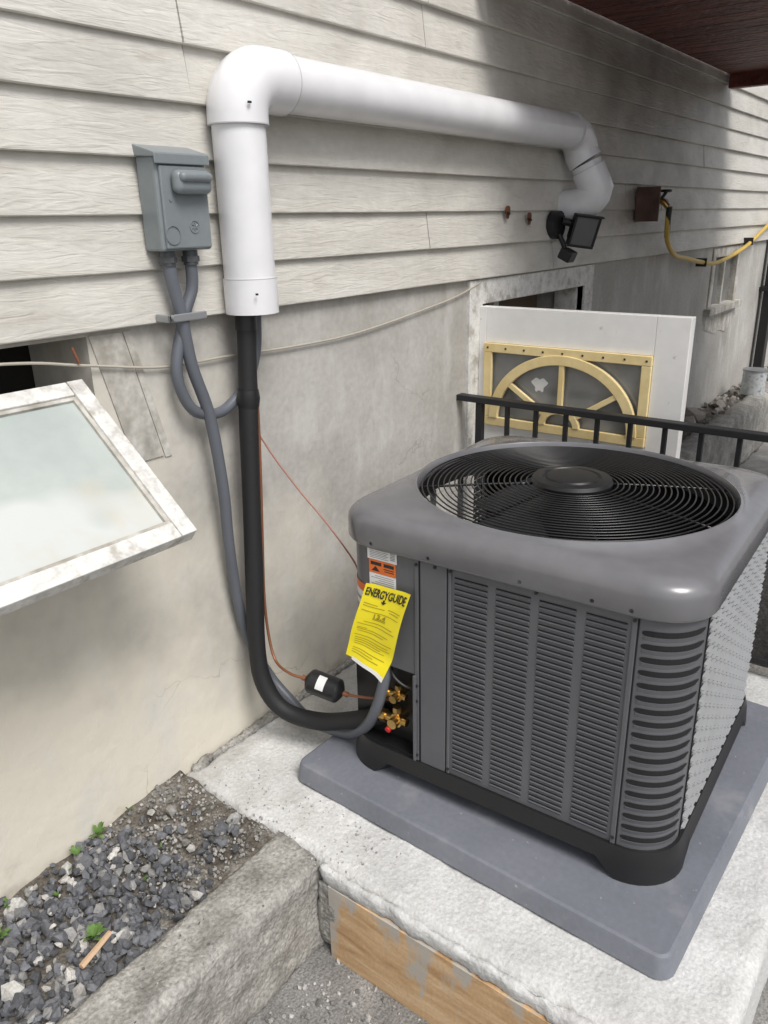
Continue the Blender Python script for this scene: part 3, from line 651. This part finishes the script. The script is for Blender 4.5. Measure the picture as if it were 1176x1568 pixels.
sheet('cabinet_liner',[(x*.975,y*.975) for x,y in left+near+fr+fl_],.602,Z1,'dark')
sheet('cabinet_liner_low',[(x*.975,y*.975) for x,y in [(-H,.178)]+near+fr+fl_],Z0,.602,'dark')
a=Acc()
a.box(-.3772,-.3745,.166,.170,Z0,Z1); a.box(-.3772,-.3745,.100,.1025,Z0,Z1); a.box(-.3772,-.3745,-.2825,-.280,Z0,Z1)
a.obj('panel_gaps','dark',ac)
a=Acc(); a.box(-.3790,-.3746,.1030,.1655,Z0+.002,Z1); a.obj('access_strip','ac',ac,bevel=.0015)
a=Acc(); a.box(-.3785,-.3746,.1705,.180,Z0+.002,Z1);  a.box(-.3790,-.3746,-.2795,-.270,Z0+.002,Z1); a.box(-.3790,-.3746,.0925,.0995,Z0+.002,Z1); a.obj('panel_flanges','ac',ac,bevel=.0015)
D=Acc(); Lp=Acc()
cols=[(.086,.012),(-.006,-.078),(-.096,-.168),(-.187,-.262)]
z=.392
while z<.872:
    for (ya,yb) in cols:
        D.add([(-.3757,ya,z),(-.3757,yb,z),(-.3757,yb,z+.0036),(-.3757,ya,z+.0036)],[(0,1,2,3)])
        Lp.add([(-.3757,ya,z+.0002),(-.3757,yb,z+.0002),(-.3785,yb+.002,z-.0008),(-.3785,ya-.002,z-.0008),(-.3755,ya,z-.0065),(-.3755,yb,z-.0065)],[(0,1,2,3),(3,2,5,4),(0,3,4),(1,5,2)])
    z+=.01265
D.obj('front_louver_slots','dark',ac); Lp.obj('front_louver_lips','ac',ac)
D=Acc(); Lp=Acc(); 
def ribbon(acc,path,za,zb,da,db):
    n=len(path); v=[]
    for (x,y,nx,ny) in path: v+=[(x+nx*da,y+ny*da,za),(x+nx*db,y+ny*db,zb)]
    acc.add(v,[(2*i,2*i+2,2*i+3,2*i+1) for i in range(n-1)])
cp=[(-H,-.288,-1,0)]+[(-c0+R0*math.cos(math.radians(t)),-c0+R0*math.sin(math.radians(t)),math.cos(math.radians(t)),math.sin(math.radians(t))) for t in np.linspace(184,262,16)]
z=.392
def slotrib(acc,path,z,h,e):
    n=len(path); v=[]
    for i,(x,y,nx,ny) in enumerate(path):
        k=min(i,n-1-i); s=(.35,.75,1)[min(k,2)]
        v+=[(x+nx*e,y+ny*e,z+h/2-h/2*s),(x+nx*e,y+ny*e,z+h/2+h/2*s)]
    acc.add(v,[(2*i,2*i+2,2*i+3,2*i+1) for i in range(n-1)])
while z<.874:
    slotrib(D,cp,z,.0115,.0008)
    ribbon(Lp,cp[1:-1],z-.0002,z,.0004,.0026); ribbon(Lp,cp[1:-1],z,z-.0080,.0026,.0004)
    z+=.0268
D.obj('corner_slots','dark',ac); Lp.obj('corner_lips','ac',ac,auto=True)
D=Acc(); Lp=Acc(); z=.388; row=0
xs_=np.linspace(-.276,.276,13)
while z<.876:
    for i in range(12):
        sh=.010*(row%2)
        xa,xb=xs_[i]+.003+sh,xs_[i+1]-.009+sh
        D.add([(xa,-.3757,z),(xb,-.3757,z),(xb,-.3757,z+.0060),(xa,-.3757,z+.0060)],[(0,1,2,3)])
        Lp.add([(xa,-.3757,z+.0005),(xb,-.3757,z+.0005),(xb-.002,-.3825,z-.002),(xa+.002,-.3825,z-.002),(xa,-.3755,z-.0066),(xb,-.3755,z-.0066)],[(0,1,2,3),(3,2,5,4),(0,3,4),(1,5,2)])
    z+=.0135; row+=1
D.obj('side_louver_slots','dark',ac); Lp.obj('side_louver_lips','ac_painted_lit',ac)
a=Acc(); a.box(-.283,-.2805,-.3775,-.3745,Z0,Z1); a.obj('side_gap','dark',ac)
a=Acc(); z=.385
while z<.885:
    a.add([(-c0,.375,z),(c0,.375,z),(c0,.364,z+.006),(-c0,.364,z+.006)],[(0,1,2,3)]); z+=.020
a.obj('wall_side_slats','alum',ac)
a=Acc()
for x_ in np.linspace(-.283,.283,5): a.box(x_-.008,x_+.008,.358,.366,Z0,Z1)
a.obj('wall_side_posts','ac',ac)
a=Acc(); a.box(-.335,-.328,.176,.372,Z0,.60); a.box(-.374,-.336,.172,.1765,Z0,.60); a.box(-.374,-.30,.176,.365,.598,.603); a.box(-.374,-.336,.178,.30,Z0,.380); a.obj('valve_recess','black',ac)
a=Acc(); a.box(-.385,-.372,.176,.182,.375,.60); a.obj('recess_flange','ac',ac,bevel=.001)
v=Acc()
def valve(acc,p,s):
    x,y,z=p
    acc.tube([(x+.06,y,z),(x-.03,y,z)],.013*s,12,sm=False); acc.tube([(x+.0,y,z),(x-.012,y,z)],.019*s,6,sm=False)
    acc.tube([(x-.005,y+.005,z),(x-.005,y+.052*s,z-.004)],.011*s,12,sm=False); acc.tube([(x-.005,y+.03*s,z-.002),(x-.005,y+.046*s,z-.004)],.0165*s,6,sm=False)
    acc.tube([(x-.005,y,z),(x-.005,y-.028*s,z)],.010*s,12,sm=False); acc.tube([(x-.005,y,z),(x-.005,y,z+.034*s)],.0085*s,10,sm=False); acc.tube([(x-.005,y,z+.022*s),(x-.005,y,z+.036*s)],.0115*s,6,sm=False)
valve(v,(-.358,.238,.452),.95); valve(v,(-.358,.234,.520),.75); v.obj('service_valves','brass',ac,auto=True)
tube('red_valve_cap',[(-.375,.248,.437),(-.390,.248,.433)],.007,'redcap',ac,n=10,sm=False)
tube('control_wires',[(-.34,.27,.60),(-.37,.24,.57),(-.36,.20,.55),(-.33,.19,.58)],.003,'ink',ac,n=6)
a=Acc()
for (y_,z_) in ((.175,.575),(.175,.535),(.175,.39),(.095,.387),(.095,.875),(-.275,.39),(-.275,.875),(.13,.875),(-.09,.878),(.175,.87)):
    a.tube([(-.378,y_,z_),(-.3815,y_,z_)],.0035,8,sm=False)
for (y_) in (.28,.14,-.06,-.20,-.27): a.tube([(-.386,y_,.897),(-.3905,y_,.897)],.0042,8,sm=False)
a.obj('screws','ink',ac)
def rq(h,r,z): return [(x,y,z) for x,y in rsq(h,r,14,16)]
rings=[rq(.365,.08,.888),rq(.386,.100,.884),rq(.3885,.102,.887),rq(.3905,.103,.892),rq(.3905,.103,.926),rq(.3895,.102,.935),rq(.386,.100,.943),rq(.380,.097,.950),rq(.371,.094,.9565),rq(.362,.094,.961)]
base=rings[-1]
def circ(r,z): 
    return [(r*math.cos(math.atan2(y,x)),r*math.sin(math.atan2(y,x)),z) for (x,y,_) in base]
c1=circ(.3555,.968)
mid=[tuple((np.array(p)+np.array(q))*.5) for p,q in zip(base,c1)]
rings+= [mid,c1,circ(.352,.974),circ(.348,.975),circ(.345,.970),circ(.342,.935)]
v,f=loft(rings,False,False); o=mo('top_cap',v,f,'accap',ac); smooth_angle(o,60)
v,f=loft([circ(.3415,.95),circ(.338,.905)],False,False); mo('fan_shroud',v,f,'black',ac,True)
v,f=loft([rq(.37,.08,.884),circ(.338,.905)],False,False); mo('shroud_deck',v,f,'black',ac)
a=Acc(); zc=.964
def gz(r): return zc+.014*(1-(r/.34)**2)
for r in np.linspace(.100,.336,20):
    a.tube([(r*math.cos(t),r*math.sin(t),gz(r)) for t in np.linspace(0,2*math.pi,97)[:-1]],.0018,6,closed=True,sm=False,cap=False)
for k in range(8):
    t=math.radians(22.5+45*k+8)
    a.tube([(.07*math.cos(t),.07*math.sin(t),gz(.07)-.005)]+[(r*math.cos(t),r*math.sin(t),gz(r)-.0045) for r in (.12,.2,.28,.342)],.0030,8,sm=False)
a.obj('fan_grille','wire',ac,smooth=True)
rings=[]
for (r,z) in ((.088,.972),(.090,.981),(.086,.989),(.066,.991),(.063,.987),(.058,.987),(.055,.992),(.03,.994)): rings.append([(r*math.cos(t),r*math.sin(t),z) for t in np.linspace(0,2*math.pi,49)[:-1]])
v,f=loft(rings,True,True); o=mo('grille_center_cap',v,f,'black',ac); smooth_angle(o,30)
tube('fan_motor',[(0,0,.975),(0,0,.80)],.07,'black',ac,n=32,sm=False)
a=Acc()
for k in range(3):
    t0=math.radians(120*k+36); v=[];f=[]
    for i in range(9):
        r=.06+.25*i/8
        for j in range(7):
            s=(j/6-.5); t=t0+s*(1.0-.25*i/8)+.25*i/8; v.append((r*math.cos(t),r*math.sin(t),.870-.055*s*1.4))
    for i in range(8):
        for j in range(6): q=i*7+j; f.append((q,q+1,q+8,q+7))
    a.add(v,f)
a.obj('fan_blades','fan',ac,smooth=True)
a=Acc(); a.box(-.34,.34,-.015,.015,.79,.80); a.obj('motor_bracket','black',ac)
a=Acc(); a.box(-.3765,-.3752,.225,.300,.855,.885); a.box(-.3766,-.3752,.228,.296,.793,.822);  a.obj('white_labels','label',ac)
a=Acc(); a.box(-.3767,-.3752,.228,.296,.823,.854); a.obj('orange_label','orange',ac)
a=Acc()
for i in range(6): a.box(-.3768,-.3764,.246+.004*(i%2),.294,.859+i*.0038,.8603+i*.0038)
for i in range(5): a.box(-.3768,-.3764,.229,.241,.862+i*.0036,.864+i*.0036)
for i in range(5): a.box(-.3769,-.3765,.233,.291-.01*(i%3),.797+i*.0048,.7983+i*.0048)
a.obj('label_print','inkg',ac)
a=Acc(); a.box(-.3770,-.3766,.264,.292,.842,.850); a.add([(-.3770,.268,.828),(-.3770,.290,.828),(-.3770,.279,.840)],[(0,1,2)]); a.box(-.3770,-.3766,.232,.258,.842,.850); a.box(-.3770,-.3766,.232,.258,.836,.838);a.box(-.3770,-.3766,.232,.256,.831,.833); a.obj('warning_symbol','ink',ac)
def cpatch(name,t0,t1,za,zb,m,e=.001):
    A=Acc(); path=[(-c0+R0*math.cos(math.radians(t)),c0+R0*math.sin(math.radians(t)),math.cos(math.radians(t)),math.sin(math.radians(t))) for t in np.linspace(t0,t1,10)]
    ribbon(A,path,za,zb,e,e); return A.obj(name,m,ac,smooth=True)
cpatch('corner_label',112,174,.665,.775,'label'); cpatch('corner_label_header',112,174,.765,.785,'orange',.0013); cpatch('corner_label_print',125,165,.74,.748,'inkg',.0014); cpatch('corner_label_print_b',125,165,.70,.725,'inkg',.0014); cpatch('corner_label_low',120,170,.625,.655,'label',.0012); cpatch('corner_label_ink',125,155,.68,.69,'ink',.0014)
et=grp('energy_tag',ac)
TL=Vector((1.211,-.419,.801));TR=Vector((1.214,-.536,.804));BR=Vector((1.196,-.488,.597));BL=Vector((1.190,-.374,.619))
Mi=(Matrix.Translation((1.612,-.708,.001))@Matrix.Rotation(math.radians(2),4,'Z')@Matrix.Diagonal((1,1.025,1,1))).inverted()
def tagp(u,v,e=0):
    p=(TL*(1-u)+TR*u)*(1-v)+(BL*(1-u)+BR*u)*v
    p=p+Vector((-.012*math.sin(v*3.1)*.6-.018*max(0,v-.8)/.2*(.3+u) + .006*math.sin(u*3.1)+.002*math.sin(u*9+v*7) - e,0,0))
    return Mi@p
def tagmesh(name,u0,u1,v0,v1,m,e,nu=8,nv=16):
    v=[tagp(u0+(u1-u0)*i/nu,v0+(v1-v0)*j/nv,e) for j in range(nv+1) for i in range(nu+1)]
    f=[(j*(nu+1)+i,j*(nu+1)+i+1,(j+1)*(nu+1)+i+1,(j+1)*(nu+1)+i) for j in range(nv) for i in range(nu)]
    return mo(name,v,f,m,et,True)
tagmesh('tag_sheet',0,1,0,1,'tag',0)
tagmesh('curled_back',.15,1,.98,1.02,'label',.0005)
k=0
for (v0,u0,u1) in [(.235,.08,.40),(.265,.08,.55),(.25,.62,.92),(.28,.66,.9),(.325,.08,.92),(.40,.36,.64),(.415,.36,.64),(.46,.2,.85),(.50,.08,.92),(.55,.1,.3),(.57,.1,.8),(.60,.12,.7),(.66,.08,.92),(.70,.1,.85),(.73,.1,.9),(.76,.1,.7),(.79,.1,.8),(.85,.1,.85),(.88,.1,.6),(.91,.1,.75)]:
    tagmesh('print_line_%d'%k,u0,u1,v0,v0+.0065,'inky',.0012,6,1); k+=1
def ttext(body,u0,u1,vb,vt,m,nm,off=0):
    fc_=bpy.data.curves.new('ttl','FONT'); fc_.body=body; fc_.size=1; fc_.offset=off; tmp=bpy.data.objects.new('ttl',fc_); COL.objects.link(tmp); bpy.context.view_layer.update()
    me=bpy.data.meshes.new_from_object(tmp.evaluated_get(bpy.context.evaluated_depsgraph_get())); bpy.data.objects.remove(tmp)
    xsx=[v.co.x for v in me.vertices]; xm,xM=min(xsx),max(xsx)
    for v in me.vertices:
        u=u0+(u1-u0)*(v.co.x-xm)/(xM-xm); w__=vb+(vt-vb)*v.co.y/.72; v.co=tagp(u,w__,.0014)
    me.materials.clear(); me.materials.append(M[m]); o=bpy.data.objects.new(nm,me); COL.objects.link(o); o.parent=et
    sm=o.modifiers.new('s','SOLIDIFY'); sm.thickness=.0012; sm.offset=0
ttext("ENERGYGUIDE",.05,.95,.14,.04,'ink','tag_title',.012)
ttext("13.4",.38,.62,.395,.34,'inky','tag_number')
a=Acc(); pts=[tagp(u,v,.0016) for u,v in ((.47,.150),(.51,.150),(.51,.175),(.55,.175),(.49,.21),(.43,.175),(.47,.175))]; a.add(pts,[tuple(range(7))]); a.obj('tag_arrow','ink',et)

# ------------------------------------------------------------ light & sky
wld=bpy.data.worlds.new("World"); sc.world=wld; wld.use_nodes=True; N=wld.node_tree.nodes; Lk=wld.node_tree.links
bg=N['Background']; sky=N.new('ShaderNodeTexSky'); sky.sky_type='NISHITA'; sky.sun_disc=False
SUNDIR=Vector((-.24,-.68,1.0)).normalized()
el=math.asin(SUNDIR.z); sky.sun_elevation=el; sky.sun_rotation=math.atan2(SUNDIR.x,SUNDIR.y); sky.dust_density=3; sky.ozone_density=.6; sky.air_density=1
hs=N.new('ShaderNodeHueSaturation'); hs.inputs['Saturation'].default_value=.40; hs.inputs['Value'].default_value=1.05; Lk.new(sky.outputs[0],hs.inputs['Color']); Lk.new(hs.outputs[0],bg.inputs['Color']); bg.inputs['Strength'].default_value=.15
sl=bpy.data.lights.new('sun','SUN'); sl.energy=2.4; sl.angle=math.radians(24); sl.color=(1,.975,.94); so=bpy.data.objects.new('sun',sl); COL.objects.link(so); so.rotation_euler=SUNDIR.to_track_quat('Z','Y').to_euler()
# ------------------------------------------------------------ camera
X=Vector((0.6023,0.2906,-0.7435)).normalized(); Z=Vector((-0.018,0.9367,0.3495)); Z=(Z-X*Z.dot(X)).normalized(); Y=Z.cross(X)
cam=bpy.data.cameras.new('camera'); cam.sensor_fit='HORIZONTAL'; cam.sensor_width=36; cam.lens=36*1200/1176; cam.clip_start=.02; cam.clip_end=1000
co=bpy.data.objects.new('camera',cam); COL.objects.link(co)
m=Matrix((X,Y,Z)).to_4x4(); m.translation=Vector((0,-1.4,1.55)); co.matrix_world=m
sc.camera=co
sc.view_settings.view_transform='Standard'; sc.view_settings.look='None'; sc.view_settings.exposure=0
